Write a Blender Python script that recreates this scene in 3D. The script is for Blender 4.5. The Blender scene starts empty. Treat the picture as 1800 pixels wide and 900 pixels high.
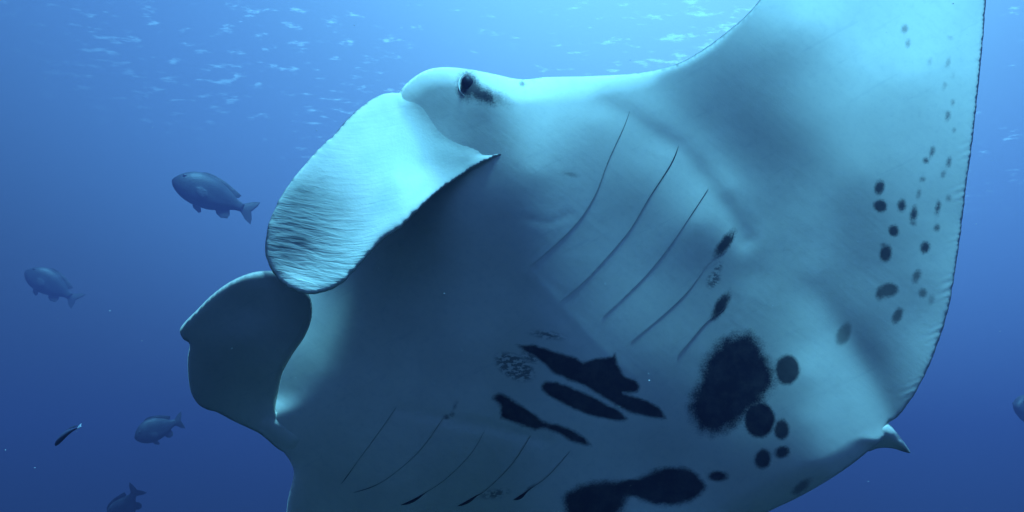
import bpy, math, random, colorsys
import numpy as np
from mathutils import Vector, Matrix
from mathutils.geometry import delaunay_2d_cdt
from mathutils import noise as mnoise

random.seed(7)
rng = np.random.default_rng(11)
sc = bpy.context.scene
COL = sc.collection

# ------------------------------------------------------------------ camera
HFOV = math.radians(80); PITCH = math.radians(22)
cam_d = bpy.data.cameras.new("camera"); cam = bpy.data.objects.new("camera", cam_d); COL.objects.link(cam)
cam_d.sensor_width = 36; cam_d.lens = 18/math.tan(HFOV/2); cam_d.clip_end = 500; cam_d.clip_start = .01
cam.location = (0, 0, 0); cam.rotation_euler = (math.pi/2+PITCH, 0, 0)
sc.camera = cam
F = 900/math.tan(HFOV/2)
RC = Matrix.Rotation(math.pi/2+PITCH, 3, 'X'); RN = np.array(RC)

def P(x, y, z):
    """point at depth z metres seen at photo position x, y (1800 x 900)"""
    x = np.asarray(x, float); y = np.asarray(y, float); z = np.asarray(z, float)
    c = np.stack([(x-900)/F*z, (450-y)/F*z, -z], -1)
    return c @ RN.T

# ------------------------------------------------------------------ water light (world) and sun
SUN_EL, SUN_AZ = math.radians(66), math.radians(8)
sc.view_settings.view_transform = 'Standard'; sc.view_settings.look = 'None'
sc.view_settings.exposure = 0.85; sc.view_settings.gamma = 1
w = bpy.data.worlds.new("World"); sc.world = w; w.use_nodes = True
nt = w.node_tree; nt.nodes.clear()
o = nt.nodes.new('ShaderNodeOutputWorld'); bg = nt.nodes.new('ShaderNodeBackground')
tc = nt.nodes.new('ShaderNodeTexCoord'); dp = nt.nodes.new('ShaderNodeVectorMath'); dp.operation = 'DOT_PRODUCT'
S = Vector((0.22, 0.34, 0.91)).normalized()         # brightest water: towards the sun's window overhead
nrm = nt.nodes.new('ShaderNodeVectorMath'); nrm.operation = 'NORMALIZE'
nt.links.new(tc.outputs['Generated'], nrm.inputs[0]); nt.links.new(nrm.outputs[0], dp.inputs[0]); dp.inputs[1].default_value = S
mr = nt.nodes.new('ShaderNodeMapRange'); mr.inputs['From Min'].default_value = -1; mr.inputs['From Max'].default_value = 1
ramp = nt.nodes.new('ShaderNodeValToRGB'); ramp.color_ramp.interpolation = 'B_SPLINE'
nt.links.new(dp.outputs['Value'], mr.inputs['Value']); nt.links.new(mr.outputs['Result'], ramp.inputs['Fac'])
WSTOPS = [(-1, (.012, .028, .022)), (-.2, (.022, .054, .050)), (.15, (.014, .042, .080)), (.35, (.022, .066, .14)),  # lowest stops raised to light the belly from below and behind the camera
          (.55, (.045, .155, .36)), (.72, (.065, .22, .50)), (.86, (.115, .39, .71)), (1.0, (.24, .80, 1.2))]
els = ramp.color_ramp.elements
for i, (d, c) in enumerate(WSTOPS):
    e = els[i] if i < 2 else els.new((d+1)/2)
    e.position = (d+1)/2; e.color = (*c, 1)
nt.links.new(ramp.outputs['Color'], bg.inputs['Color']); bg.inputs['Strength'].default_value = 1.0
nt.links.new(bg.outputs[0], o.inputs['Surface'])

sd = bpy.data.lights.new("sun", 'SUN'); sun = bpy.data.objects.new("sun", sd); COL.objects.link(sun)
sd.energy = 5.0; sd.angle = math.radians(12); sd.color = (.205, .82, 1.24)   # daylight filtered by the water above
sv = Vector((0.15, -0.42, 0.90)).normalized()
sun.rotation_euler = sv.to_track_quat('Z', 'Y').to_euler()

# ------------------------------------------------------------------ helpers
def tag(o, label=None, cat=None, group=None, kind=None):
    if label: o['label'] = label
    if cat: o['category'] = cat
    if group: o['group'] = group
    if kind: o['kind'] = kind
    return o

def mesh_obj(name, verts, faces, mats, parent=None, smooth=True, midx=None):
    me = bpy.data.meshes.new(name)
    verts = np.asarray(verts, float)
    fl = faces if isinstance(faces, list) else faces.tolist()
    me.from_pydata(verts.tolist(), [], fl)
    for m in (mats if isinstance(mats, (list, tuple)) else [mats]): me.materials.append(m)
    if smooth: me.polygons.foreach_set('use_smooth', [True]*len(me.polygons))
    if midx is not None: me.polygons.foreach_set('material_index', midx)
    me.update()
    o = bpy.data.objects.new(name, me); COL.objects.link(o)
    if parent: o.parent = parent
    return o

def empty(name, loc):
    o = bpy.data.objects.new(name, None); COL.objects.link(o); o.location = loc; o.empty_display_size = .1
    return o

def attach(child, parent):
    child.parent = parent
    child.matrix_parent_inverse = Matrix.Translation(-parent.location)

def catmull(pts, step=3.0, closed=True):
    pts = np.asarray(pts, float); n = len(pts); out = []
    rngi = range(n) if closed else range(n-1)
    for i in rngi:
        p0 = pts[(i-1) % n] if closed else pts[max(i-1, 0)]
        p1 = pts[i]; p2 = pts[(i+1) % n]
        p3 = pts[(i+2) % n] if closed else pts[min(i+2, n-1)]
        L = np.linalg.norm(p2-p1); st = step if -60 < p1[0] < 1860 and -60 < p1[1] < 960 else step*5
        m = max(1, int(round(L/st)))
        for k in range(m):
            t = k/m
            out.append(.5*((2*p1)+(-p0+p2)*t+(2*p0-5*p1+4*p2-p3)*t*t+(-p0+3*p1-3*p2+p3)*t**3))
    if not closed: out.append(pts[-1])
    return np.array(out)

def dist_poly(q, poly, closed=True):
    a = poly; b = np.roll(poly, -1, 0)
    if not closed: a = poly[:-1]; b = poly[1:]
    best = np.full(len(q), 1e9)
    for s in range(0, len(q), 4000):
        qq = q[s:s+4000, None, :]
        ab = (b-a)[None]; t = ((qq-a[None])*ab).sum(-1)/np.maximum((ab*ab).sum(-1), 1e-9)
        t = np.clip(t, 0, 1)
        best[s:s+4000] = np.sqrt(((qq-(a[None]+t[..., None]*ab))**2).sum(-1)).min(1)
    return best

def inside(q, poly):
    x, y = q[:, 0], q[:, 1]; r = np.zeros(len(q), bool)
    n = len(poly)
    for i in range(n):
        x1, y1 = poly[i]; x2, y2 = poly[(i+1) % n]
        if y1 == y2: continue
        c = ((y1 > y) != (y2 > y)) & (x < (x2-x1)*(y-y1)/(y2-y1)+x1)
        r ^= c
    return r

class TPS:
    def __init__(s, pts, lam=0.0):
        p = np.array(pts, float); s.c = p[:, :2]/500; v = p[:, 2]; n = len(p)
        K = s.U(np.linalg.norm(s.c[:, None]-s.c[None], axis=-1))+lam*np.eye(n)
        Q = np.hstack([np.ones((n, 1)), s.c]); A = np.block([[K, Q], [Q.T, np.zeros((3, 3))]])
        s.w = np.linalg.solve(A, np.concatenate([v, np.zeros(3)]))
    def U(s, r): return np.where(r > 1e-9, r*r*np.log(np.maximum(r, 1e-9)), 0)
    def __call__(s, q):
        q = np.asarray(q, float)/500; out = np.zeros(len(q)); n = len(s.c)
        for a in range(0, len(q), 20000):
            r = np.linalg.norm(q[a:a+20000, None]-s.c[None], axis=-1)
            out[a:a+20000] = s.U(r)@s.w[:n]+s.w[n]+q[a:a+20000]@s.w[n+1:]
        return out

def idw(q, anchors, p=3):
    a = np.array(anchors, float)
    d = np.linalg.norm(q[:, None]-a[None, :, :2], axis=-1)+1
    wgt = d**-p
    return (wgt*a[None, :, 2]).sum(1)/wgt.sum(1)

def tri_region(outline, spacing, extra=None, bounds=(-60, -60, 1860, 960), coarse=22):
    lo = outline.min(0); hi = outline.max(0)
    gx, gy = [], []
    def grid(sp, off):
        xs = np.arange(lo[0]+off, hi[0], sp); ys = np.arange(lo[1]+off, hi[1], sp*.866)
        X, Y = np.meshgrid(xs, ys); X = X+(np.arange(len(ys)) % 2)[:, None]*sp*.5
        return np.stack([X.ravel(), Y.ravel()], 1)
    g = grid(spacing, .37*spacing)
    infr = (g[:, 0] > bounds[0]) & (g[:, 0] < bounds[2]) & (g[:, 1] > bounds[1]) & (g[:, 1] < bounds[3])
    g = g[infr]
    if (~infr).any():
        c = grid(coarse, 5)
        oc = ~((c[:, 0] > bounds[0]-3) & (c[:, 0] < bounds[2]+3) & (c[:, 1] > bounds[1]-3) & (c[:, 1] < bounds[3]+3))
        g = np.vstack([g, c[oc]])
    g = g[inside(g, outline)]
    d = dist_poly(g, outline); g = g[d > spacing*.45]
    if extra is not None and len(extra):
        e = extra[inside(extra, outline)]
        # thin out grid points close to extras
        cell = {(int(a//2), int(b//2)) for a, b in e}
        keep = np.array([(int(a//2), int(b//2)) not in cell for a, b in g]); g = np.vstack([g[keep], e])
    n = len(outline)
    pts = [Vector(p) for p in outline]+[Vector(p) for p in g]
    vo, eo, fo, *_ = delaunay_2d_cdt(pts, [], [list(range(n))], 1, 1e-4)
    v = np.array([tuple(a) for a in vo]); f = np.array([t for t in fo if len(t) == 3])
    return v, f

def shell(name, outline, zfun, spacing, thick, round_w, round_r, mats, extra=None, attrs=None, back_r=None, parent=None, zbump=None):
    """closed solid: a front surface at depth zfun, its rim rounded, and a back surface behind it"""
    v, f = tri_region(outline, spacing, extra)
    d = dist_poly(v, outline)
    isb = d < 1e-2
    rw = round_w(v) if callable(round_w) else np.full(len(v), float(round_w))
    rr = round_r(v) if callable(round_r) else np.full(len(v), float(round_r))
    t = np.clip(d/rw, 0, 1)
    z = zfun(v)+rr*(1-np.sqrt(np.maximum(0, 1-(1-t)**2)))
    if zbump is not None: z = z+zbump(v, d)
    th = thick(v, d)
    front = P(v[:, 0], v[:, 1], z)
    zb = z+th
    back = P(v[:, 0], v[:, 1], zb)
    n = len(v)
    # orient front faces to the camera
    a, b, c = v[f[:, 0]], v[f[:, 1]], v[f[:, 2]]
    cr = (b[:, 0]-a[:, 0])*(c[:, 1]-a[:, 1])-(b[:, 1]-a[:, 1])*(c[:, 0]-a[:, 0])
    f[cr > 0] = f[cr > 0][:, ::-1]
    bi = np.full(n, -1); k = n; idx = []
    for i in range(n):
        if isb[i]: bi[i] = i
        else: bi[i] = k; k += 1; idx.append(i)
    verts = np.vstack([front, back[idx]])
    fb = bi[f][:, ::-1]
    bad = np.array([len(set(x)) < 3 or (isb[y].all()) for x, y in zip(fb, f)])
    fb = fb[~bad]
    faces = np.vstack([f, fb])
    midx = np.concatenate([np.zeros(len(f), int), np.ones(len(fb), int)])
    o = mesh_obj(name, verts, faces, mats, None, True, midx)
    uv = np.vstack([v, v[idx]])/1000; uv[:, 1] = .9-uv[:, 1]
    me = o.data
    ul = me.uv_layers.new(name='uv'); li = np.zeros(len(me.loops), int); me.loops.foreach_get('vertex_index', li)
    ul.data.foreach_set('uv', uv[li].ravel())
    for an, fn in (attrs or {}).items():
        val = fn(v); val = np.concatenate([val, val[idx]])
        at = me.attributes.new(an, 'FLOAT', 'POINT'); at.data.foreach_set('value', val.astype(np.float32))
    if parent: attach(o, parent)
    return o

# ------------------------------------------------------------------ materials
def new_mat(name):
    m = bpy.data.materials.new(name); m.use_nodes = True; nt = m.node_tree
    b = nt.nodes['Principled BSDF']; return m, nt, b
def N(nt, t, **k):
    n = nt.nodes.new(t)
    for a, v in k.items(): setattr(n, a, v)
    return n
def math_(nt, op, a, b=None, clamp=False):
    n = N(nt, 'ShaderNodeMath', operation=op); n.use_clamp = clamp
    for i, x in enumerate((a, b)):
        if x is None: continue
        if isinstance(x, (int, float)): n.inputs[i].default_value = x
        else: nt.links.new(x, n.inputs[i])
    return n.outputs[0]
def noise_(nt, vec, scale, detail=3, rough=.55):
    n = N(nt, 'ShaderNodeTexNoise'); n.inputs['Scale'].default_value = scale; n.inputs['Detail'].default_value = detail
    n.inputs['Roughness'].default_value = rough
    if vec is not None: nt.links.new(vec, n.inputs['Vector'])
    return n.outputs['Fac']
def mixc(nt, fac, a, b):
    n = N(nt, 'ShaderNodeMix', data_type='RGBA')
    if isinstance(fac, (int, float)): n.inputs[0].default_value = fac
    else: nt.links.new(fac, n.inputs[0])
    for i, x in ((6, a), (7, b)):
        if isinstance(x, tuple): n.inputs[i].default_value = (*x, 1)
        else: nt.links.new(x, n.inputs[i])
    return n.outputs[2]
def attr(nt, name):
    n = N(nt, 'ShaderNodeAttribute'); n.attribute_name = name; return n.outputs['Fac']
def sstep(nt, v, lo, hi, a=0., b=1.):
    n = N(nt, 'ShaderNodeMapRange', interpolation_type='SMOOTHSTEP'); nt.links.new(v, n.inputs[0])
    for i, x in enumerate((lo, hi, a, b)): n.inputs[i+1].default_value = x
    return n.outputs[0]
def mapping(nt, vec, scale=(1, 1, 1), rot=(0, 0, 0)):
    n = N(nt, 'ShaderNodeMapping'); nt.links.new(vec, n.inputs[0]); n.inputs['Scale'].default_value = scale
    n.inputs['Rotation'].default_value = rot; return n.outputs[0]

BELLY = (.87, .85, .72); PIG = (.016, .014, .022)

def belly_mat():
    m, nt, b = new_mat('manta_belly_skin')
    uv = N(nt, 'ShaderNodeTexCoord').outputs['UV']
    pig = attr(nt, 'pigment'); mot = attr(nt, 'mottle'); rim = attr(nt, 'rim')
    fine = noise_(nt, uv, 330, 5, .75); med = noise_(nt, uv, 55, 4, .6); big = noise_(nt, uv, 5, 4, .55)
    # pigment distance field in photo pixels with a ragged fringe
    fr = math_(nt, 'MULTIPLY', math_(nt, 'SUBTRACT', fine, .5), 10)
    fr2 = math_(nt, 'MULTIPLY', math_(nt, 'SUBTRACT', med, .5), 7)
    d = math_(nt, 'ADD', math_(nt, 'ADD', pig, fr), fr2)
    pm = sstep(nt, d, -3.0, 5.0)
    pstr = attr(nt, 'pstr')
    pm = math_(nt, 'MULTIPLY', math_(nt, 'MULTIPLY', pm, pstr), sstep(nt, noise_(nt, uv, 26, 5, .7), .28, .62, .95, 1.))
    # mottled blotches broken up by noise
    mo = sstep(nt, noise_(nt, mapping(nt, uv, (.6, 1.1, 1)), 170, 3, .6), .43, .53)
    mm = math_(nt, 'MULTIPLY', mo, sstep(nt, mot, -3., 7.))
    pm = math_(nt, 'MAXIMUM', pm, math_(nt, 'MULTIPLY', mm, .68))
    # skin tone variation
    c = mixc(nt, sstep(nt, big, .35, .68), tuple(x*.86 for x in BELLY), BELLY)
    scr = noise_(nt, mapping(nt, mapping(nt, uv, (1, 1, 1), (0, 0, math.radians(-28))), (5, 60, 1)), 1.0, 5, .7)
    c = mixc(nt, math_(nt, 'MULTIPLY', sstep(nt, scr, .60, .66), .14), c, (.40, .44, .42))
    c = mixc(nt, math_(nt, 'MULTIPLY', sstep(nt, noise_(nt, uv, 75, 5, .8), .45, .75), .22), c, (.42, .46, .44))
    st = noise_(nt, mapping(nt, mapping(nt, uv, (1, 1, 1), (0, 0, math.radians(40))), (14, 95, 1)), 1.0, 5, .65)
    c = mixc(nt, math_(nt, 'MULTIPLY', sstep(nt, st, .42, .75), .10), c, (.45, .50, .48))
    sp = N(nt, 'ShaderNodeTexVoronoi'); sp.inputs['Scale'].default_value = 38; nt.links.new(uv, sp.inputs['Vector'])
    spk = sstep(nt, sp.outputs['Distance'], .0, .05, 1., 0.)
    keep = sstep(nt, noise_(nt, uv, 21, 1), .60, .64)
    c = mixc(nt, math_(nt, 'MULTIPLY', math_(nt, 'MULTIPLY', spk, keep), .8), c, (.95, .95, .9))
    c = mixc(nt, math_(nt, 'MULTIPLY', rim, .38), c, (.06, .07, .08))
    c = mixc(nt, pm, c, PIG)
    nt.links.new(c, b.inputs['Base Color'])
    b.inputs['Roughness'].default_value = .62; b.inputs['Specular IOR Level'].default_value = .12
    bp = N(nt, 'ShaderNodeBump'); bp.inputs['Strength'].default_value = .5; bp.inputs['Distance'].default_value = .004
    h = math_(nt, 'ADD', math_(nt, 'MULTIPLY', fine, .13), math_(nt, 'MULTIPLY', st, .16))
    h = math_(nt, 'ADD', h, math_(nt, 'MULTIPLY', noise_(nt, uv, 16, 3), .35))
    nt.links.new(h, bp.inputs['Height']); nt.links.new(bp.outputs[0], b.inputs['Normal'])
    return m

def dorsal_mat():
    m, nt, b = new_mat('manta_dark_back_skin')
    c = mixc(nt, noise_(nt, None, 14, 4), (.018, .02, .024), (.045, .05, .055))
    nt.links.new(c, b.inputs['Base Color']); b.inputs['Roughness'].default_value = .6; b.inputs['Specular IOR Level'].default_value = .2
    return m

def fin_mat():
    m, nt, b = new_mat('cephalic_fin_skin')
    uv = N(nt, 'ShaderNodeTexCoord').outputs['UV']; rim = attr(nt, 'rim'); ac = attr(nt, 'across'); al = attr(nt, 'along'); pk = attr(nt, 'pigment')
    cb = N(nt, 'ShaderNodeCombineXYZ')
    nt.links.new(math_(nt, 'MULTIPLY', ac, 2.2), cb.inputs[0]); nt.links.new(math_(nt, 'MULTIPLY', al, 46), cb.inputs[1])
    wr = N(nt, 'ShaderNodeTexNoise'); wr.inputs['Scale'].default_value = 1; wr.inputs['Detail'].default_value = 4; wr.inputs['Distortion'].default_value = .5
    nt.links.new(cb.outputs[0], wr.inputs['Vector']); wr = wr.outputs['Fac']
    fine = noise_(nt, uv, 150, 3)
    c = mixc(nt, sstep(nt, noise_(nt, uv, 9, 3), .35, .7), (.66, .70, .60), BELLY)
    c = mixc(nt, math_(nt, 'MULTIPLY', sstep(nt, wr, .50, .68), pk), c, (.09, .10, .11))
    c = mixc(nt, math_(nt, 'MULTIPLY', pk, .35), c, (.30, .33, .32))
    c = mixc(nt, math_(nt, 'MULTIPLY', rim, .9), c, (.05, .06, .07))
    nt.links.new(c, b.inputs['Base Color']); b.inputs['Roughness'].default_value = .55; b.inputs['Specular IOR Level'].default_value = .2
    bp = N(nt, 'ShaderNodeBump'); bp.inputs['Strength'].default_value = .7; bp.inputs['Distance'].default_value = .0058
    h = math_(nt, 'ADD', math_(nt, 'MULTIPLY', wr, attr(nt, 'wrinkle')), math_(nt, 'MULTIPLY', fine, .10))
    nt.links.new(h, bp.inputs['Height']); nt.links.new(bp.outputs[0], b.inputs['Normal'])
    return m

def simple_mat(name, c1, c2, scale=20, rough=.5, spec=.3):
    m, nt, b = new_mat(name)
    tc = N(nt, 'ShaderNodeTexCoord').outputs['Object']
    c = mixc(nt, noise_(nt, tc, scale, 4), c1, c2); nt.links.new(c, b.inputs['Base Color'])
    b.inputs['Roughness'].default_value = rough; b.inputs['Specular IOR Level'].default_value = spec
    return m

M_BELLY = belly_mat(); M_BACK = dorsal_mat(); M_FIN = fin_mat()
M_SLIT = simple_mat('gill_slit_dark', (.008, .01, .014), (.02, .022, .03), 30, .8, .1)

# ------------------------------------------------------------------ manta: outlines
UPPER_LEAD = [(700, 166), (720, 142), (748, 124), (780, 118), (822, 121), (865, 129), (915, 139), (960, 135), (1040, 133), (1120, 128),
              (1190, 112), (1240, 84), (1285, 50), (1320, 18), (1350, -22), (1400, -110), (1470, -260), (1550, -400), (1640, -470)]
TRAIL = [(1705, -420), (1735, -250), (1738, -100), (1733, 0), (1727, 80), (1718, 170), (1708, 260), (1698, 330), (1690, 400), (1680, 470), (1668, 540),
         (1650, 600), (1630, 650), (1603, 700), (1578, 732), (1562, 743)]
BOTTOM = [(1556, 752), (1552, 772), (1530, 790), (1495, 818), (1450, 848), (1400, 876), (1350, 900), (1290, 935), (1200, 1010), (1080, 1120), (940, 1240), (800, 1330),
          (690, 1370), (620, 1340), (570, 1240), (530, 1110), (508, 1000), (503, 930), (506, 880), (516, 836), (512, 815), (494, 790), (466, 770), (452, 756)]
JAW = [(456, 748), (472, 724), (479, 700), (488, 655), (498, 600), (514, 530), (560, 420), (620, 320), (665, 230)]
body_ctrl = np.array(UPPER_LEAD+TRAIL+BOTTOM+JAW, float)
body_out = catmull(body_ctrl, 3.2)
# scalloped, frayed trailing edge
for i, p in enumerate(body_out):
    if p[0] > 1575 and -60 < p[1] < 742:
        body_out[i, 0] += 1.1*mnoise.noise(Vector((p[1]*.06, 0, 0)))+.9*mnoise.noise(Vector((p[1]*.2, 3, 0)))
    elif p[1] < 170 and p[0] > 1100:
        body_out[i, 1] += 1.2*mnoise.noise(Vector((p[0]*.11, 5, 0)))

# ------------------------------------------------------------------ manta: depth of the belly (metres from the camera plane)
ZC = [(565, 480, 1.691), (565, 568, 1.657), (565, 656, 1.631), (565, 744, 1.651), (565, 832, 1.735), (660, 304, 1.539), (660, 392, 1.550), (660, 480, 1.561), (660, 568, 1.549), (660, 656, 1.558), (660, 744, 1.583), (660, 832, 1.647), (755, 216, 1.451), (755, 304, 1.424), (755, 392, 1.428), (755, 480, 1.447), (755, 568, 1.458), (755, 656, 1.474), (755, 744, 1.497), (755, 832, 1.556), (850, 216, 1.351), (850, 304, 1.339), (850, 392, 1.344), (850, 480, 1.361), (850, 568, 1.379), (850, 656, 1.405), (850, 744, 1.440), (850, 832, 1.516), (945, 216, 1.339), (945, 304, 1.319), (945, 392, 1.328), (945, 480, 1.347), (945, 568, 1.377), (945, 656, 1.423), (945, 744, 1.486), (945, 832, 1.583), (1040, 216, 1.447), (1040, 304, 1.441), (1040, 392, 1.457), (1040, 480, 1.480), (1040, 568, 1.510), (1040, 656, 1.556), (1040, 744, 1.633), (1040, 832, 1.735), (1135, 216, 1.668), (1135, 304, 1.653), (1135, 392, 1.669), (1135, 480, 1.694), (1135, 568, 1.714), (1135, 656, 1.745), (1135, 744, 1.804), (1135, 832, 1.878), (1230, 128, 1.850), (1230, 216, 1.850), (1230, 304, 1.846), (1230, 392, 1.831), (1230, 480, 1.853), (1230, 568, 1.864), (1230, 656, 1.876), (1230, 744, 1.899), (1230, 832, 1.928), (1325, 128, 1.917), (1325, 216, 1.910), (1325, 304, 1.907), (1325, 392, 1.902), (1325, 480, 1.899), (1325, 568, 1.887), (1325, 656, 1.876), (1325, 744, 1.867), (1325, 832, 1.872), (1420, 40, 1.965), (1420, 128, 1.926), (1420, 216, 1.898), (1420, 304, 1.882), (1420, 392, 1.868), (1420, 480, 1.850), (1420, 568, 1.825), (1420, 656, 1.797), (1420, 744, 1.784), (1420, 832, 1.789), (1515, 40, 2.031), (1515, 128, 1.936), (1515, 216, 1.886), (1515, 304, 1.854), (1515, 392, 1.844), (1515, 480, 1.835), (1515, 568, 1.812), (1515, 656, 1.787), (1515, 744, 1.767), (1610, 40, 2.090), (1610, 128, 1.962), (1610, 216, 1.909), (1610, 304, 1.879), (1610, 392, 1.859), (1610, 480, 1.846), (1610, 568, 1.834), (500, 600, 1.711), (700, 700, 1.535), (900, 600, 1.374), (470, 740, 1.736), (900, 800, 1.499), (900, 900, 1.629), (1200, 880, 1.940), (600, 1150, 2.254), (900, 1300, 2.253), (1200, 1050, 1.977), (800, 160, 1.418), (860, 160, 1.359), (800, 130, 1.433), (1000, 145, 1.432), (1150, 150, 1.721), (1180, 250, 1.767), (1300, 60, 1.918), (1560, -150, 2.384), (1640, -430, 2.833), (1690, 380, 1.906), (1715, 100, 2.090)]
tz = TPS(ZC, 1e-4)

GU = [[(1107, 196), (1096, 225), (1070, 282), (1048, 340), (1018, 388), (975, 432), (930, 470)],
      [(1193, 256), (1178, 290), (1140, 350), (1108, 404), (1065, 455), (1022, 500), (985, 530)],
      [(1245, 332), (1215, 378), (1180, 430), (1140, 480), (1095, 525), (1060, 557)],
      [(1290, 408), (1278, 440), (1248, 462), (1210, 512), (1165, 555), (1110, 600)],
      [(1286, 512), (1272, 545), (1243, 566), (1220, 592), (1192, 625)]]
GL = [[(697, 715), (668, 757), (638, 798), (600, 850)],
      [(779, 735), (746, 782), (714, 815), (668, 849), (622, 866)],
      [(852, 757), (826, 800), (781, 844), (737, 872), (704, 888)],
      [(933, 766), (900, 816), (856, 860), (832, 874), (804, 890)],
      [(1002, 794), (964, 836), (940, 854), (902, 879)]]
GILLS = [catmull(g, 3.0, False) for g in GU+GL]

def gill_frame(q, line):
    """signed distance (positive on the tail side) and position along a gill line"""
    a = line[:-1]; b = line[1:]; best = np.full(len(q), 1e9); sg = np.zeros(len(q)); tt = np.zeros(len(q))
    for i in range(len(a)):
        ab = b[i]-a[i]; L2 = (ab*ab).sum(); r = q-a[i]
        t = np.clip((r@ab)/L2, 0, 1); d = np.linalg.norm(r-t[:, None]*ab, axis=1)
        cr = ab[0]*r[:, 1]-ab[1]*r[:, 0]
        m = d < best
        best[m] = d[m]; sg[m] = -np.sign(cr[m]); tt[m] = (i+t[m])/len(a)
    return best, sg, tt

def near(q, line, R):
    lo = line.min(0)-R; hi = line.max(0)+R
    return np.where((q[:, 0] > lo[0]) & (q[:, 0] < hi[0]) & (q[:, 1] > lo[1]) & (q[:, 1] < hi[1]))[0]

def gill_z(q):
    z = np.zeros(len(q))
    for k, line in enumerate(GILLS):
        ii = near(q, line, 330)
        if not len(ii): continue
        d, s, t = gill_frame(q[ii], line)
        up = k < 5
        endf = np.clip(t/.10, 0, 1)*np.clip((1-t)/.45, 0, 1) if up else np.clip(t/.25, 0, 1)*np.clip((1-t)/.3, 0, 1)
        amp = (.0007 if k < 3 else .0005) if up else .0008
        # flap in front of the slit lifts towards the camera, the skin behind it drops back
        z[ii] += endf*np.where(s > 0, amp*np.exp(-d/75), -.35*amp*np.exp(-d/90))
    return z

def fold(q, line, amp, width):
    line = np.array(line, float)
    d = dist_poly(q, line, False)
    return amp*np.exp(-(d/width)**2)

def zbody(q):
    z = tz(q)+gill_z(q)
    # soft folds: ridge below the gills, crease under the cheek, ridges fanning from the gill tops
    z += fold(q, [(925, 478), (990, 540), (1050, 605), (1110, 660)], -.0011, 11)
    z += fold(q, [(925, 385), (965, 392), (1000, 378)], .0006, 8)
    z += fold(q, [(1060, 185), (1105, 200), (1150, 235), (1200, 262), (1260, 340), (1310, 420)], .004, 20)
    z += fold(q, [(1080, 160), (1150, 205), (1215, 262), (1270, 330)], -.004, 26)
    z += fold(q, [(700, 720), (790, 738), (870, 752), (960, 775)], .004, 12)
    # cloacal ridge running to the tail
    ln = catmull([(1340, 400), (1410, 490), (1470, 575), (1520, 650), (1560, 735)], 6, False)
    ii = near(q, ln, 260); d, sg, t = gill_frame(q[ii], ln)
    # body dome drops into a valley where the wing begins
    z[ii] += .05*(lambda u: u*u*(3-2*u))(np.clip((t-.05)/.9, 0, 1))*np.where(sg < 0, np.exp(-(np.sqrt(d*d+900)-30)/85), np.exp(-(np.sqrt(d*d+900)-30)/55))*np.exp(-(np.maximum(0, d-60)/120)**2)
    return z

RW = [(850, 120, 46), (760, 118, 34), (1000, 130, 46), (1100, 128, 34), (1200, 100, 14), (1340, 0, 10), (1700, 100, 9), (1690, 400, 9), (1600, 700, 9), (1562, 742, 6),
      (1500, 815, 40), (1400, 876, 55), (1250, 950, 60), (515, 850, 34), (460, 765, 30), (480, 650, 100), (530, 510, 110), (620, 320, 60), (1650, -400, 14), (700, 1350, 14)]
RR = [(850, 120, .07), (760, 118, .06), (1000, 130, .075), (1100, 128, .05), (1200, 100, .014), (1340, 0, .004), (1700, 100, .002), (1690, 400, .002), (1600, 700, .002), (1562, 742, .003),
      (1500, 815, .05), (1400, 876, .09), (1250, 950, .10), (515, 850, .05), (460, 765, .04), (480, 650, .10), (530, 510, .12), (620, 320, .06), (1650, -400, .02), (700, 1350, .02)]
TH = [(850, 300, .30), (700, 600, .34), (1100, 500, .34), (1300, 650, .24), (1500, 760, .08), (1300, 200, .07), (1500, 300, .05), (1500, 50, .035), (1700, 300, .02), (1600, -300, .02), (1000, 150, .14), (800, 900, .2), (700, 1250, .03), (1200, 950, .08), (500, 800, .12)]
def thick_body(v, d):
    return idw(v, TH, 3)*(1-np.exp(-(d+.001)/45))

# pigment: (x, y, rx, ry, angle deg, strength)
SP = [(1112, 857, 36, 16, 0, 1), (1335, 738, 28, 32, 0, 1), (1384, 650, 22, 27, 0, .93), (1374, 755, 14, 19, 0, .93), (1341, 807, 15, 19, 20, .96), (1375, 795, 15, 11, -15, .96),
      (1262, 837, 18, 10, 0, 1), (1408, 856, 22, 9, -38, .7), (1483, 587, 12, 22, 24, .62),
      (1273, 430, 10, 30, 35, .95), (1267, 537, 10, 29, 33, .97), (1002, 306, 12, 4, 10, .55), (800, 713, 3, 7, 20, .8), (795, 728, 4, 4, 0, .8), (784, 733, 5, 4, 0, .8),
      (850, 167, 24, 12, 24, .97), (823, 151, 17, 24, -10, .98), (836, 160, 20, 13, 35, .98), (876, 173, 16, 8, 30, .6),
      (932, 858, 9, 3, -40, .8), (918, 147, 5, 5, 0, .8),
      (1562, 510, 18, 13, -8, .8), (1548, 515, 9, 13, 10, .8), (1611, 486, 8, 13, 22, .7), (1622, 516, 8, 9, 15, .65), (1637, 527, 6, 9, 10, .4), (1578, 554, 9, 15, 28, .78)]
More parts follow.
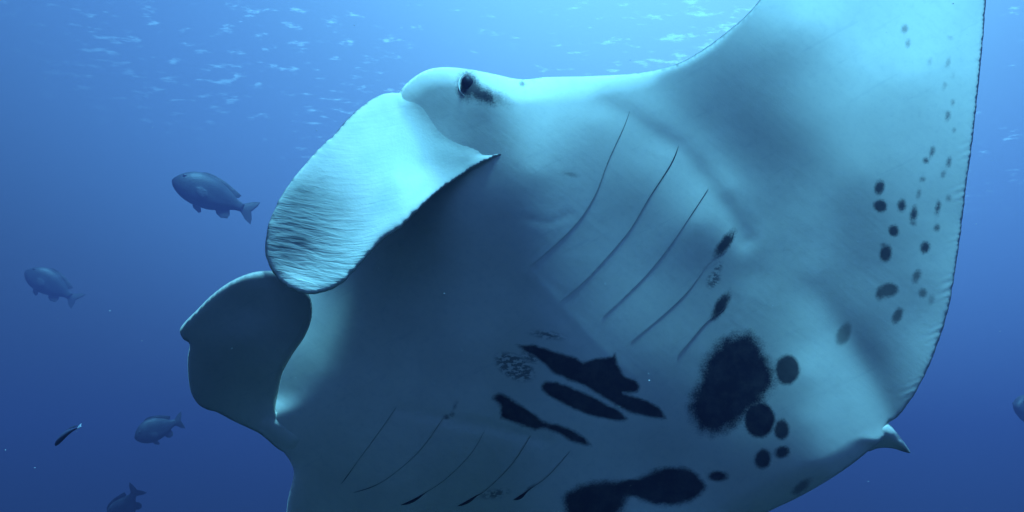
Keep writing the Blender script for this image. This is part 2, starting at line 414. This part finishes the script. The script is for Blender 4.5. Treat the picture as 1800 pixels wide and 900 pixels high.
# blotch outlines traced in a 2.5x enlargement with its corner at (820, 540)
BL = [[(215, 165), (300, 165), (380, 190), (480, 220), (510, 240), (560, 225), (640, 215), (655, 198), (664, 250), (700, 305), (745, 320), (765, 350), (752, 375), (690, 376), (720, 387), (800, 410), (850, 440), (882, 490), (860, 492),
       (760, 475), (700, 458), (640, 422), (590, 392), (520, 348), (440, 318), (380, 290), (340, 250), (300, 220), (250, 190)],
      [(325, 345), (345, 322), (400, 328), (460, 350), (530, 380), (600, 415), (680, 458), (712, 490), (690, 502), (620, 495), (520, 470), (430, 430), (360, 390), (330, 365)],
      [(110, 400), (145, 372), (190, 395), (240, 430), (300, 470), (350, 505), (400, 513), (460, 535), (520, 570), (552, 610), (520, 608), (460, 592), (400, 556), (350, 537), (300, 540), (240, 520), (180, 500), (150, 490), (148, 440)],
      [(1190, 125), (1240, 118), (1280, 150), (1300, 200), (1330, 250), (1348, 300), (1340, 350), (1310, 390), (1270, 440), (1210, 480), (1180, 520), (1120, 545), (1080, 558), (1030, 540), (1000, 490), (980, 440), (1000, 380), (1030, 320), (1050, 240), (1090, 180), (1140, 140)],
      [(700, 775), (760, 745), (830, 710), (900, 697), (960, 700), (1010, 725), (1045, 765), (1058, 790), (1030, 830), (980, 860), (900, 878), (820, 870), (760, 850), (710, 822)],
      [(430, 850), (440, 820), (500, 785), (570, 770), (650, 768), (715, 778), (720, 820), (690, 860), (680, 895), (600, 940), (480, 940), (430, 890)]]
BL = [np.array(b, float)/2.5+np.array([820., 540.]) for b in BL]
BSOFT = [1.0, 1.0, 1.2, 3.2, 1.7, 2.2]
DOTS = [(1590, 51, 5, 8, .45), (1596, 75, 4, 7, .5), (1670, 66, 4, 3, .3), (1635, 108, 3, 6, .3), (1666, 110, 3, 8, .4), (1676, 132, 2, 5, .25), (1660, 151, 3, 6, .4), (1675, 180, 3, 5, .5), (1666, 203, 4, 8, .55),
        (1677, 229, 3, 4, .5), (1638, 267, 4, 9, .6), (1627, 282, 5, 5, .65), (1668, 285, 4, 8, .6), (1658, 306, 4, 6, .5), (1622, 316, 4, 5, .55), (1615, 339, 3, 8, .5), (1546, 330, 8, 13, .75), (1547, 362, 11, 11, .82),
        (1585, 361, 7, 11, .75), (1606, 377, 6, 14, .8), (1648, 367, 4, 13, .75), (1667, 348, 5, 6, .4), (1647, 400, 5, 7, .65), (1571, 406, 9, 10, .8), (1626, 435, 8, 11, .8), (1557, 446, 10, 15, .82),
        (1605, 392, 5, 5, .5), (1553, 432, 6, 5, .5), (1700, 325, 2, 4, .7)]
SP += [(x, y, a*1.12, b*1.08, 12, min(.92, s*1.3)) for x, y, a, b, s in DOTS]
MOT = [(905, 645, 40, 22, 28), (962, 589, 32, 8, 8), (935, 625, 20, 14, 20), (1254, 492, 12, 17, 30), (870, 868, 28, 9, -10), (1262, 470, 8, 12, 30)]
def ell(q, x, y, a, b, ang):
    c, s = math.cos(math.radians(ang)), math.sin(math.radians(ang))
    dx = q[:, 0]-x; dy = q[:, 1]-y
    u = (dx*c+dy*s)/a; v = (-dx*s+dy*c)/b
    return (1-np.sqrt(u*u+v*v))*min(a, b)
_cache = {}
def pig_fields(q):
    key = len(q)
    if key in _cache: return _cache[key]
    d = np.full(len(q), -40.); st = np.zeros(len(q))
    for x, y, a, b, ang, s in SP:
        e = ell(q, x, y, a, b, ang)
        if y < 180 and x < 900: e = e/2.2+1.2      # blurred patch behind the eye
        m = e > d; st[m] = s; d = np.maximum(d, e)
    for b, sf in zip(BL, BSOFT):
        ii = near(q, b, 30)
        if not len(ii): continue
        e = dist_poly(q[ii], b)/sf; e = np.where(inside(q[ii], b), e, -e)+(1.5 if sf > 2 else 0)
        m = e > d[ii]; st[ii[m]] = 1; d[ii] = np.maximum(d[ii], e)
    _cache[key] = (d, st); return d, st
def f_pig(q): return pig_fields(q)[0]
def f_pst(q): return pig_fields(q)[1]
def f_mot(q):
    d = np.full(len(q), -40.)
    for m in MOT: d = np.maximum(d, ell(q, *m))
    return d
def f_rim(q):
    d = dist_poly(q, body_out)
    jag = np.array([mnoise.noise(Vector((a*.16, b*.16, 0))) for a, b in q[:]]) if len(q) < 200000 else 0
    e = np.exp(-np.maximum(0, d-1.0-2.2*jag)/2.2)
    wing = np.where((q[:, 0] > 1560) & (q[:, 1] < 745), 1.0, np.where((q[:, 0] > 1080) & (q[:, 1] < 160), 2.3*np.clip((q[:, 0]-1080)/120, 0, 1), .15))
    return e*wing

ext = []
for line in GILLS:
    t = np.gradient(line, axis=0); t /= np.linalg.norm(t, axis=1)[:, None]; nrm_ = np.stack([-t[:, 1], t[:, 0]], 1)
    ext += [line+nrm_*o_ for o_ in (.45, -.45, 1.2, -1.2)]
ext = np.vstack(ext)

manta = empty('manta_ray', tuple(P(1000, 500, 1.7)))
tag(manta, 'huge manta ray banking past the camera, pale belly with black blotches and open gill slits', 'manta ray')

def bumps(v, d):
    # comb-like fringe along the trailing edge and light muscle relief
    z = np.zeros(len(v))
    m = (v[:, 0] > 1540) & (d < 40) & (v[:, 1] < 700) & (v[:, 1] > -60)
    ph = (v[:, 1]+(v[:, 0]-1690)*.45)
    z[m] += .0011*np.sin(ph[m]*.72+4*np.sin(ph[m]*.031)+3*np.sin(ph[m]*.083))*np.clip(1-d[m]/26, 0, 1)*np.clip(d[m]/4, 0, 1)
    z += .004*np.sin((v[:, 0]*.55-v[:, 1])*.016+1.2*np.sin(v[:, 0]*.006))*np.clip((v[:, 0]-1150)/200, 0, 1)*np.clip((1500-v[:, 0])/200, 0, 1)
    return z

body = shell('body', body_out, zbody, 4.4, thick_body, lambda v: idw(v, RW, 4), lambda v: idw(v, RR, 4), [M_BELLY, M_BACK], extra=ext,
             attrs={'pigment': f_pig, 'pstr': f_pst, 'mottle': f_mot, 'rim': f_rim}, parent=manta, zbump=bumps)

def zsurf(q):
    d = dist_poly(q, body_out); rw = idw(q, RW, 4); rr = idw(q, RR, 4); t = np.clip(d/rw, 0, 1)
    return zbody(q)+rr*(1-np.sqrt(np.maximum(0, 1-(1-t)**2)))

# gill slits: dark openings under the flap edge
WID = {0: (.2, .5), 1: (.3, 1.8), 2: (.2, .9), 3: (.3, 3.2), 4: (.3, 3.4), 5: (.3, .8), 6: (.3, .8), 7: (.6, 4.5), 8: (.6, 4.5), 9: (.6, 5.5)}
for k, line in enumerate(GILLS):
    n = len(line); t = np.linspace(0, 1, n)
    tg = np.gradient(line, axis=0); tg /= np.linalg.norm(tg, axis=1)[:, None]
    nn = -np.stack([-tg[:, 1], tg[:, 0]], 1)      # tail side
    a, b = WID[k]
    if k < 5: wpx = .06+b*np.exp(-((t-.12)/.14)**2)*np.clip(t/.05, 0, 1)
    else: wpx = .25+b*np.exp(-((t-.88)/.09)**2)*np.clip((1-t)/.04, 0, 1)
    fade = np.clip((1-t)/.12, 0.05, 1) if k < 5 else np.clip(t/.1, .05, 1)
    wpx = wpx*fade
    p0 = line-nn*(.22*np.clip((1-t)/.6, .3, 1))[:, None]; p1 = line+nn*(wpx[:, None])
    z0 = zsurf(line-nn*1.2)-.0006; z1 = zsurf(line+nn*(wpx[:, None]+.5))-.0012
    V = np.vstack([P(p0[:, 0], p0[:, 1], z0), P(p1[:, 0], p1[:, 1], z1), P(p1[:, 0], p1[:, 1], z1+.006), P(p0[:, 0], p0[:, 1], z0+.008)])
    Fc = []
    for i in range(n-1):
        Fc += [(i, i+1, n+i+1, n+i), (n+i, n+i+1, 2*n+i+1, 2*n+i), (2*n+i, 2*n+i+1, 3*n+i+1, 3*n+i), (3*n+i, 3*n+i+1, i+1, i)]
    g = mesh_obj('gill_slit', V, Fc, M_SLIT); attach(g, manta)

# ------------------------------------------------------------------ cephalic fins
def rim_of(outline, k=1.6):
    return lambda q: np.exp(-np.maximum(0, dist_poly(q, outline)-.6)/k)

UF = [(700, 163), (672, 166), (645, 180), (612, 208), (586, 238), (556, 266), (524, 304), (498, 338), (482, 368), (471, 400), (466, 435), (470, 460), (482, 482), (505, 504), (540, 517),
      (572, 513), (606, 494), (640, 457), (672, 422), (702, 402), (732, 372), (768, 338), (800, 315), (832, 294), (866, 277), (900, 264), (915, 252), (890, 232), (815, 195), (760, 170)]
uf_out = catmull(UF, 3)
for i, p in enumerate(uf_out):
    uf_out[i] += 1.3*np.array([mnoise.noise(Vector((p[0]*.09, p[1]*.09, 1))), mnoise.noise(Vector((p[0]*.09, p[1]*.09, 7)))])
def smin_body(q, zf, k, out):
    """let a fin flow out of the body: a smooth minimum of fin and body depth"""
    ins = inside(q, body_out); zb = np.where(ins, zsurf(q), 9.0)
    d = zb-zf; hh = np.clip(1-np.abs(d)/k, 0, 1)
    f = np.clip(dist_poly(q, out)/22, 0, 1); f = f*f*(3-2*f)       # the join fades out before the hidden root edge
    return np.minimum(zf, zb)-hh*hh*k/4*f+np.clip(-d/k-.85, 0, 1)*.004+(1-f)*hh*np.clip(.5-d/k, 0, 1)*.008
UO = [(708, 168, 0.0), (726, 205, 0.0), (752, 240, 0.0), (788, 260, 0.0), (816, 292, -0.012), (850, 278, -0.006), (825, 266, 0.001), (880, 266, 0.004), (905, 258, 0.008), (770, 180, 0.06), (805, 220, 0.06), (850, 240, 0.04), (890, 240, 0.04)]
UZ = [(650, 190, 1.519), (600, 225, 1.491), (560, 270, 1.470), (520, 315, 1.472), (490, 365, 1.483), (468, 430, 1.490), (480, 480, 1.447), (540, 515, 1.322), (600, 495, 1.263), (640, 457, 1.264), (700, 400, 1.292), (770, 335, 1.353), (600, 380, 1.353), (560, 440, 1.365), (650, 300, 1.382), (690, 240, 1.446), (510, 430, 1.433), (530, 480, 1.382), (560, 340, 1.413), (640, 380, 1.321), (700, 320, 1.358), (610, 440, 1.300), (740, 290, 1.402)]
UZ += [(x, y, float(zsurf(np.array([[x, y]], float))[0])+dz) for x, y, dz in UO]
uz = TPS(UZ, 1e-4)
def along_u(q):   # runs down the fin; wrinkles lie across it and bend up towards the inner edge
    x, y = q[:, 0], q[:, 1]
    return (y-.17*(x-470)+.0020*np.maximum(0, x-570)**2)/(8.0*46)
def across_u(q): return q[:, 0]/100
def f_wr(q): return np.clip((q[:, 1]-.55*(q[:, 0]-560)-300)/170, .18, .8)*np.clip((745-q[:, 0])/50, .1, 1)
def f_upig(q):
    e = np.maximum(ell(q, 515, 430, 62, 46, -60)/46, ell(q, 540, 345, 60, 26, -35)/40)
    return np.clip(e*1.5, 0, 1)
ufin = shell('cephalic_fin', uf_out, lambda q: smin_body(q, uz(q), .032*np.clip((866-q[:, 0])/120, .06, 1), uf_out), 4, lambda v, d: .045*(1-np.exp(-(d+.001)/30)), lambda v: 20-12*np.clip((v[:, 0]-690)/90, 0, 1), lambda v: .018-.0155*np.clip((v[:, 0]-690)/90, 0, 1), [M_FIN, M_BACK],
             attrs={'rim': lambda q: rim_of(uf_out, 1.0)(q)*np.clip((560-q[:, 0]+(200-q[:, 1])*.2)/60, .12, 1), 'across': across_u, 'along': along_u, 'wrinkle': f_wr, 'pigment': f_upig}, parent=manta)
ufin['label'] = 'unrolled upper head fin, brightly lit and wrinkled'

LF = [(470, 476), (440, 480), (405, 495), (372, 519), (345, 546), (325, 566), (316, 581), (322, 596), (333, 605), (330, 630), (331, 662), (336, 690), (348, 710), (364, 720), (382, 725), (410, 740), (440, 754),
      (462, 766), (490, 790), (520, 800), (540, 770), (510, 745), (488, 728), (485, 712), (490, 686), (497, 655), (515, 622), (533, 596), (545, 570), (549, 548), (547, 528), (540, 514), (520, 492), (495, 480)]
lf_out = catmull(LF, 3)
LZ = [(470, 480, 1.50), (400, 500, 1.51), (330, 575, 1.60), (335, 640, 1.68), (350, 710, 1.77), (440, 750, 1.79), (480, 700, 1.69), (500, 650, 1.60), (545, 560, 1.53), (540, 520, 1.50), (420, 600, 1.56), (430, 690, 1.70), (440, 540, 1.53), (450, 505, 1.505)]
LZ += [(x, y, float(zsurf(np.array([[x, y]], float))[0])+dz) for x, y, dz in [(488, 728, -.01), (515, 770, .016), (540, 765, .05), (500, 780, .01), (520, 750, .03)]]
lz = TPS(LZ, 1e-4)
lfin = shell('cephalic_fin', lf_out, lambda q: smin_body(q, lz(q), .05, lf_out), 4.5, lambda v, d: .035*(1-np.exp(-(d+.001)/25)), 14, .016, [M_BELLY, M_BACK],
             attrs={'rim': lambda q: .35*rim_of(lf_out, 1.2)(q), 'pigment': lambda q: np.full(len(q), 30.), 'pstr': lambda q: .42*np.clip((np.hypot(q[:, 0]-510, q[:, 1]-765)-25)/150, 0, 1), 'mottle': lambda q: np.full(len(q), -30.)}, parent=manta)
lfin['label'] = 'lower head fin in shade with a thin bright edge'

# ------------------------------------------------------------------ pelvic fin at the tail
PF = [(1520, 775), (1528, 757), (1545, 748), (1560, 744), (1572, 755), (1584, 770), (1594, 784), (1600, 796), (1588, 794), (1572, 789), (1555, 787), (1540, 789), (1525, 793)]
pf_out = catmull(PF, 2)
zt_ = float(zsurf(np.array([[1546., 760.]]))[0])
PZ = [(1524, 760, zt_+.02), (1560, 745, zt_+.012), (1584, 770, zt_+.030), (1600, 796, zt_+.045), (1548, 758, zt_+.002), (1566, 764, zt_+.004), (1582, 778, zt_+.018), (1572, 789, zt_+.055), (1555, 787, zt_+.050), (1540, 776, zt_+.024), (1525, 793, zt_+.07)]
pz = TPS(PZ, 1e-4)
pfin = shell('pelvic_fin', pf_out, lambda q: smin_body(q, pz(q), .009, pf_out), 2.5, lambda v, d: .03*(1-np.exp(-(d+.001)/8)), 5, .008, [M_BELLY, M_BACK],
             attrs={'rim': rim_of(pf_out, .6), 'pigment': lambda q: ell(q, 1590, 792, 12, 5, 30), 'pstr': lambda q: np.full(len(q), .6), 'mottle': lambda q: np.full(len(q), -30.)}, parent=manta)

# ------------------------------------------------------------------ eye
M_EYE = simple_mat('manta_eye', (.006, .006, .012), (.015, .015, .03), 60, .5, .12)
def ball(name, c, r, mat, parent=None, sc3=(1, 1, 1), seg=28, rot=None):
    V = []; Fc = []
    for i in range(seg//2+1):
        th = math.pi*i/(seg//2)
        for j in range(seg):
            ph = 2*math.pi*j/seg
            v = Vector((math.sin(th)*math.cos(ph)*sc3[0], math.sin(th)*math.sin(ph)*sc3[1], math.cos(th)*sc3[2]))*r
            if rot is not None: v = rot@v
            V.append(tuple(v+Vector(c)))
    for i in range(seg//2):
        for j in range(seg):
            Fc.append((i*seg+j, (i+1)*seg+j, (i+1)*seg+(j+1) % seg, i*seg+(j+1) % seg))
    o = mesh_obj(name, V, Fc, mat)
    if parent: attach(o, parent)
    return o
ze = float(zsurf(np.array([[823., 148.]]))[0])
px = 1.55/F
ce = P(822, 149, ze+.004)
eye = ball('eye', tuple(ce), 10.5*px, M_EYE, manta, (1., 1.35, .95), 32, RC@Matrix.Rotation(math.radians(12), 3, 'Z'))
M_LID = simple_mat('eyelid_skin', (.62, .66, .58), (.75, .78, .68), 60, .5, .3)
# eyelid: a curved fold of pale skin on the front side of the eye
pts = []
for k in range(25):
    a = math.radians(100+k*6.2); pts.append((822+15.5*math.cos(a), 149-20*math.sin(a)))
pts = np.array(pts); zz = zsurf(pts)
V = []; Fc = []; m = 8
for i, (x, y) in enumerate(pts):
    rr_ = 1.5*math.sin(math.pi*(i+.3)/25.6)
    for j in range(m):
        b = 2*math.pi*j/m; dx, dy = (x-822)/17, (y-149)/20
        V.append(tuple(P(x+dx*rr_*math.cos(b), y+dy*rr_*math.cos(b), zz[i]-.001-rr_*px*math.sin(b))))
for i in range(len(pts)-1):
    for j in range(m): Fc.append((i*m+j, i*m+(j+1) % m, (i+1)*m+(j+1) % m, (i+1)*m+j))
lid = mesh_obj('eyelid', V, Fc, M_LID); attach(lid, manta)

# ------------------------------------------------------------------ fish
def fish_mat(name, base, dark, stripe=False):
    m, nt, b = new_mat(name)
    tc = N(nt, 'ShaderNodeTexCoord').outputs['Object']
    vo = N(nt, 'ShaderNodeTexVoronoi'); vo.inputs['Scale'].default_value = 60; nt.links.new(tc, vo.inputs['Vector'])
    c = mixc(nt, sstep(nt, noise_(nt, mapping(nt, tc, (5, 5, 9)), 1.2, 4), .38, .62), base, dark)
    c = mixc(nt, math_(nt, 'MULTIPLY', vo.outputs['Distance'], .5), c, dark)
    nt.links.new(c, b.inputs['Base Color']); b.inputs['Roughness'].default_value = .5; b.inputs['Specular IOR Level'].default_value = .3
    bp = N(nt, 'ShaderNodeBump'); bp.inputs['Strength'].default_value = .3; bp.inputs['Distance'].default_value = .01
    nt.links.new(vo.outputs['Distance'], bp.inputs['Height']); nt.links.new(bp.outputs[0], b.inputs['Normal'])
    return m
M_FISH = fish_mat('snapper_skin', (.055, .065, .08), (.03, .034, .045)); M_FFIN = fish_mat('snapper_fin', (.09, .09, .10), (.04, .04, .05))
M_FEYE = simple_mat('fish_eye', (.01, .01, .01), (.03, .03, .03), 50, .2, .5); M_LIP = fish_mat('fish_belly', (.06, .065, .08), (.04, .045, .055))

# side profile of a heavy-bodied reef fish, unit length, snout at x=0, tail fork at x=1: (x, top, bottom, half width)
PROF = [(0, -.012, -.022, .006), (.012, .014, -.045, .022), (.04, .045, -.068, .038), (.08, .080, -.092, .052), (.14, .118, -.118, .064), (.21, .145, -.138, .072), (.30, .160, -.150, .076), (.40, .158, -.150, .074),
        (.50, .142, -.138, .066), (.60, .112, -.112, .053), (.68, .080, -.080, .038), (.75, .052, -.052, .026), (.80, .042, -.042, .018), (.84, .042, -.042, .012)]
def slab(name, poly, yt, mat, parent, n_ray=0, y0=0.):
    """thin fin: outline in the fish's x-z plane, swollen in the middle, wedge edges"""
    poly = np.array(poly, float); c = poly.mean(0); n = len(poly)
    inner = c+(poly-c)*.55
    V = [(p[0], y0, p[1]) for p in poly]+[(p[0], y0+yt, p[1]) for p in inner]+[(c[0], y0+yt*1.1, c[1])]+[(p[0], y0-yt, p[1]) for p in inner]+[(c[0], y0-yt*1.1, c[1])]
    Fc = []
    for i in range(n):
        j = (i+1) % n
        Fc += [(i, j, n+j, n+i), (n+i, n+j, 2*n), (j, i, 2*n+1+i, 2*n+1+j), (2*n+1+j, 2*n+1+i, 3*n+1)]
    return mesh_obj(name, V, Fc, mat, parent, False)
def make_fish(slim=1.0, name='reef_fish', mats=None, forked=.06):
    skin, fin, belly = mats or (M_FISH, M_FFIN, M_LIP)
    root = bpy.data.objects.new(name, None); COL.objects.link(root); root.empty_display_size = .1
    V = []; Fc = []; m = 20
    prof = catmull([(a, b, c, d) for a, b, c, d in PROF], .03, False) if False else np.array(PROF)
    xs = np.concatenate([np.linspace(0, .1, 8), np.linspace(.12, .84, 30)])
    T = np.interp(xs, prof[:, 0], prof[:, 1])*slim; B = np.interp(xs, prof[:, 0], prof[:, 2])*slim; W = np.interp(xs, prof[:, 0], prof[:, 3])*slim
    for s_ in (T, B, W):
        s_[1:-1] = (s_[:-2]+2*s_[1:-1]+s_[2:])/4
    for x, t, bt, w_ in zip(xs, T, B, W):
        cz = (t+bt)/2; h = (t-bt)/2
        for j in range(m):
            a = 2*math.pi*j/m; ca, sa = math.cos(a), math.sin(a)
            V.append((x, w_*math.copysign(abs(ca)**.85, ca), cz+h*sa))
    k = len(xs)
    for i in range(k-1):
        for j in range(m): Fc.append((i*m+j, i*m+(j+1) % m, (i+1)*m+(j+1) % m, (i+1)*m+j))
    Fc.append(tuple(range(m))[::-1]); Fc.append(tuple((k-1)*m+j for j in range(m)))
    mesh_obj('body', V, Fc, skin, root)
    s = slim
    slab('tail_fin', [(.80, .036), (.85, .070), (.92, .125), (1.0, .158), (.99, .09), (.975-forked*.2, .03), (.965-forked*.3, 0), (.975-forked*.2, -.03), (.99, -.09), (1.0, -.158), (.92, -.125), (.85, -.070), (.80, -.036)], .006, fin, root)
    slab('dorsal_fin', [(.22, .135*s), (.26, .165*s), (.30, .178*s), (.38, .182*s), (.46, .176*s), (.54, .165*s), (.62, .145*s), (.70, .125*s), (.765, .105*s), (.75, .075*s), (.72, .06*s), (.60, .09*s), (.45, .12*s), (.3, .135*s)], .005, fin, root)
    slab('anal_fin', [(.56, -.115*s), (.60, -.15*s), (.66, -.168*s), (.73, -.150*s), (.74, -.11*s), (.71, -.065*s), (.63, -.085*s)], .005, fin, root)
    slab('pelvic_fin', [(.30, -.135*s), (.34, -.18*s), (.42, -.205*s), (.44, -.185*s), (.40, -.14*s), (.35, -.13*s)], .005, fin, root)
    for sy in (-1, 1):
        slab('pectoral_fin', [(.27, -.03*s), (.32, -.005*s), (.40, -.02*s), (.43, -.06*s), (.38, -.09*s), (.31, -.075*s)], .004, belly, root, 0, sy*.080*s)
        e = ball('eye', (.105, sy*.050*s, .040*s), .017*s, M_FEYE, root, (1, .6, 1), 14)
    return root
def place(root, head, tail, zh, zt, roll_up=(0, -1), deep=1.0):
    """fish snout and tail tip at photo positions; its back points roughly up"""
    a = Vector(P(*head, zh)); b = Vector(P(*tail, zt)); x = (b-a); L = x.length; x.normalize()
    up = Vector((roll_up[0]*-1, 0.0, 1)) if roll_up == (0, -1) else Vector(RC@Vector((roll_up[0], -roll_up[1], .15)))
    z = (up-x*up.dot(x)).normalized(); y = z.cross(x)
    R = Matrix((x, y, z)).transposed().to_4x4()
    root.matrix_world = Matrix.Translation(a)@R@Matrix.Diagonal((L, L*deep, L*deep, 1))
def copy_tree(o, parent=None):
    c = o.copy(); COL.objects.link(c)
    if parent: c.parent = parent
    for ch in list(o.children): copy_tree(ch, c)
    return c
f1 = make_fish(1.32)
fishes = [f1]+[copy_tree(f1) for _ in range(4)]
FG = 'stocky reef fish swimming beyond the manta ray'
spec = [((304, 313), (449, 375), 12.5, 13.2, (0, -1), 'stocky reef fish left of the bright upper head fin, pointing up to the left'),
        ((47, 474), (138, 530), 30, 30.5, (0, -1), 'faintest reef fish, almost lost in blue water at the left edge'),
        ((236, 768), (322, 738), 9.3, 9.8, (-.3, -1), 'reef fish nosing down to the left below the dark lower head fin'),
        ((197, 925), (243, 857), 9.6, 9.4, (-1, -.6), 'reef fish diving out of the bottom of the picture with only its rear half showing'),
        ((1784, 712), (1866, 744), 9.6, 9.9, (0, -1), 'reef fish whose dark snout just enters at the right edge')]
for fo, (h, t, a, b, ru, lab) in zip(fishes, spec):
    place(fo, h, t, a, b, ru, 1.3 if fo is fishes[2] else 1.08); tag(fo, lab, 'fish', FG)

# cleaner wrasse: slim dark fish with a pale back line
def make_wrasse():
    m, nt, b = new_mat('wrasse_skin')
    tc = N(nt, 'ShaderNodeTexCoord').outputs['Object']; sx = N(nt, 'ShaderNodeSeparateXYZ'); nt.links.new(tc, sx.inputs[0])
    k = sstep(nt, sx.outputs['Z'], .035, .055); c = mixc(nt, k, (.012, .01, .03), (.07, .07, .12))
    nt.links.new(c, b.inputs['Base Color']); b.inputs['Roughness'].default_value = .45
    m2 = simple_mat('wrasse_fin', (.5, .55, .6), (.7, .75, .8), 30, .4, .3)
    root = bpy.data.objects.new('wrasse', None); COL.objects.link(root)
    xs = np.linspace(0, .86, 34); V = []; Fc = []; mm = 16
    for x in xs:
        u = x/.86; h = .008+.078*math.sin(math.pi*min(1, u*1.05)**.62)**.9*(1-.35*u)+.004; w_ = h*.55; cz = .07*math.sin(u*math.pi)
        for j in range(mm):
            a = 2*math.pi*j/mm; V.append((x, w_*math.cos(a), cz+h*math.sin(a)))
    for i in range(len(xs)-1):
        for j in range(mm): Fc.append((i*mm+j, i*mm+(j+1) % mm, (i+1)*mm+(j+1) % mm, (i+1)*mm+j))
    Fc.append(tuple(range(mm))[::-1]); Fc.append(tuple((len(xs)-1)*mm+j for j in range(mm)))
    mesh_obj('body', V, Fc, m, root)
    slab('tail_fin', [(.84, .018), (.92, .045), (1.0, .055), (.99, .01), (1.0, -.03), (.92, -.028), (.84, -.018)], .006, m2, root)
    slab('dorsal_fin', [(.25, .125), (.4, .165), (.6, .16), (.78, .11), (.86, .06), (.8, .06), (.6, .11), (.4, .12)], .004, m, root)
    for sy in (-1, 1): ball('eye', (.07, sy*.016, .03), .012, M_FEYE, root, (1, .6, 1), 12)
    return root
wr = make_wrasse(); place(wr, (97, 782), (143, 748), 2.05, 2.0); tag(wr, 'tiny slim dark wrasse alone at lower left, pale along its tail', 'fish')

# ------------------------------------------------------------------ water surface overhead
def surface():
    ZS = 3.6
    m = bpy.data.materials.new('water_surface'); m.use_nodes = True; nt = m.node_tree; nt.nodes.clear()
    out = N(nt, 'ShaderNodeOutputMaterial'); tr = N(nt, 'ShaderNodeBsdfTransparent'); tl = N(nt, 'ShaderNodeBsdfTranslucent'); mx = N(nt, 'ShaderNodeMixShader')
    tr.inputs['Color'].default_value = (.98, .99, 1, 1)
    tl.inputs['Color'].default_value = (.9, .95, .95, 1)
    pos = N(nt, 'ShaderNodeNewGeometry').outputs['Position']
    a = noise_(nt, mapping(nt, pos, (.8, 1.9, 1), (0, 0, .2)), 5.6, 6, .68)
    bb = noise_(nt, mapping(nt, pos, (1, .8, 1)), .35, 2, .5)
    k = sstep(nt, math_(nt, 'ADD', a, math_(nt, 'MULTIPLY', math_(nt, 'SUBTRACT', bb, .5), .35)), .575, .70)
    k = math_(nt, 'MULTIPLY', k, .27)
    dd = N(nt, 'ShaderNodeVectorMath', operation='DISTANCE'); nt.links.new(pos, dd.inputs[0]); dd.inputs[1].default_value = (2.2, 2.0, ZS)   # painted pale flecks stand for bright ripple glints, fading outside one patch
    k = math_(nt, 'MULTIPLY', k, sstep(nt, dd.outputs['Value'], 3.2, 7.5, 1., 0.02))
    nt.links.new(k, mx.inputs[0]); nt.links.new(tr.outputs[0], mx.inputs[1]); nt.links.new(tl.outputs[0], mx.inputs[2]); nt.links.new(mx.outputs[0], out.inputs['Surface'])
    n = 220; xs = np.linspace(-24, 24, n); ys = np.linspace(-6, 26, n)
    V = []
    for y in ys:
        for x in xs:
            V.append((x, y, ZS+.05*mnoise.noise(Vector((x*.8, y*.9, 0)))+.025*mnoise.noise(Vector((x*2.3, y*2.6, 4)))))
    Fc = [(j*n+i, j*n+i+1, (j+1)*n+i+1, (j+1)*n+i) for j in range(n-1) for i in range(n-1)]
    o = mesh_obj('water_surface', V, Fc, m); o['kind'] = 'structure'
surface()

# ------------------------------------------------------------------ unseen sea floor below the frame, added to bounce light onto the belly
def floor():
    m = simple_mat('sea_floor_sand', (.018, .026, .014), (.03, .04, .023), .6, .9, .1)
    n = 90; xs = np.linspace(-25, 25, n); ys = np.linspace(-11, 22, n)
    V = [(x, y, -5+.35*mnoise.noise(Vector((x*.25, y*.25, 0)))+.1*mnoise.noise(Vector((x, y, 3)))) for y in ys for x in xs]
    Fc = [(j*n+i, j*n+i+1, (j+1)*n+i+1, (j+1)*n+i) for j in range(n-1) for i in range(n-1)]
    o = mesh_obj('sea_floor', V, Fc, m); o['kind'] = 'structure'
floor()

# ------------------------------------------------------------------ drifting specks
def specks():
    m = simple_mat('drifting_specks', (.6, .6, .55), (.8, .8, .75), 10, .8, .1)
    V = []; Fc = []
    ico = [(0, 0, 1), (1, 0, 0), (0, 1, 0), (-1, 0, 0), (0, -1, 0), (0, 0, -1)]
    ff = [(0, 1, 2), (0, 2, 3), (0, 3, 4), (0, 4, 1), (5, 2, 1), (5, 3, 2), (5, 4, 3), (5, 1, 4)]
    for _ in range(380):
        z = .5+5*random.random()**1.3; x = random.uniform(-200, 2000); y = random.uniform(-150, 1050)
        p = P(x, y, z); r = random.uniform(.0003, .0009)*(.6+z*.35); k = len(V)
        for a in ico: V.append((p[0]+a[0]*r*random.uniform(.6, 1.4), p[1]+a[1]*r, p[2]+a[2]*r*random.uniform(.6, 1.4)))
        Fc += [tuple(k+i for i in t) for t in ff]
    o = mesh_obj('drifting_specks', V, Fc, m, None, False); tag(o, 'pale specks of plankton drifting in the open water', 'plankton', kind='stuff')
specks()

# ------------------------------------------------------------------ haze
def haze():
    m = bpy.data.materials.new('water_haze'); m.use_nodes = True; nt = m.node_tree; nt.nodes.clear()
    out = N(nt, 'ShaderNodeOutputMaterial'); v = N(nt, 'ShaderNodeVolumePrincipled')
    v.inputs['Color'].default_value = (.275, .262, .615, 1); v.inputs['Density'].default_value = HAZE; v.inputs['Anisotropy'].default_value = .6
    nt.links.new(v.outputs[0], out.inputs['Volume'])
    x0, x1, y0, y1, z0, z1 = -34, 34, -12, 34, -6.5, 3.9
    V = [(x, y, z) for x in (x0, x1) for y in (y0, y1) for z in (z0, z1)]
    Fc = [(0, 1, 3, 2), (4, 6, 7, 5), (0, 4, 5, 1), (2, 3, 7, 6), (0, 2, 6, 4), (1, 5, 7, 3)]
    o = mesh_obj('haze', V, Fc, m, None, False); tag(o, 'blue water haze filling the open sea', 'haze', kind='stuff')
HAZE = .070
haze()
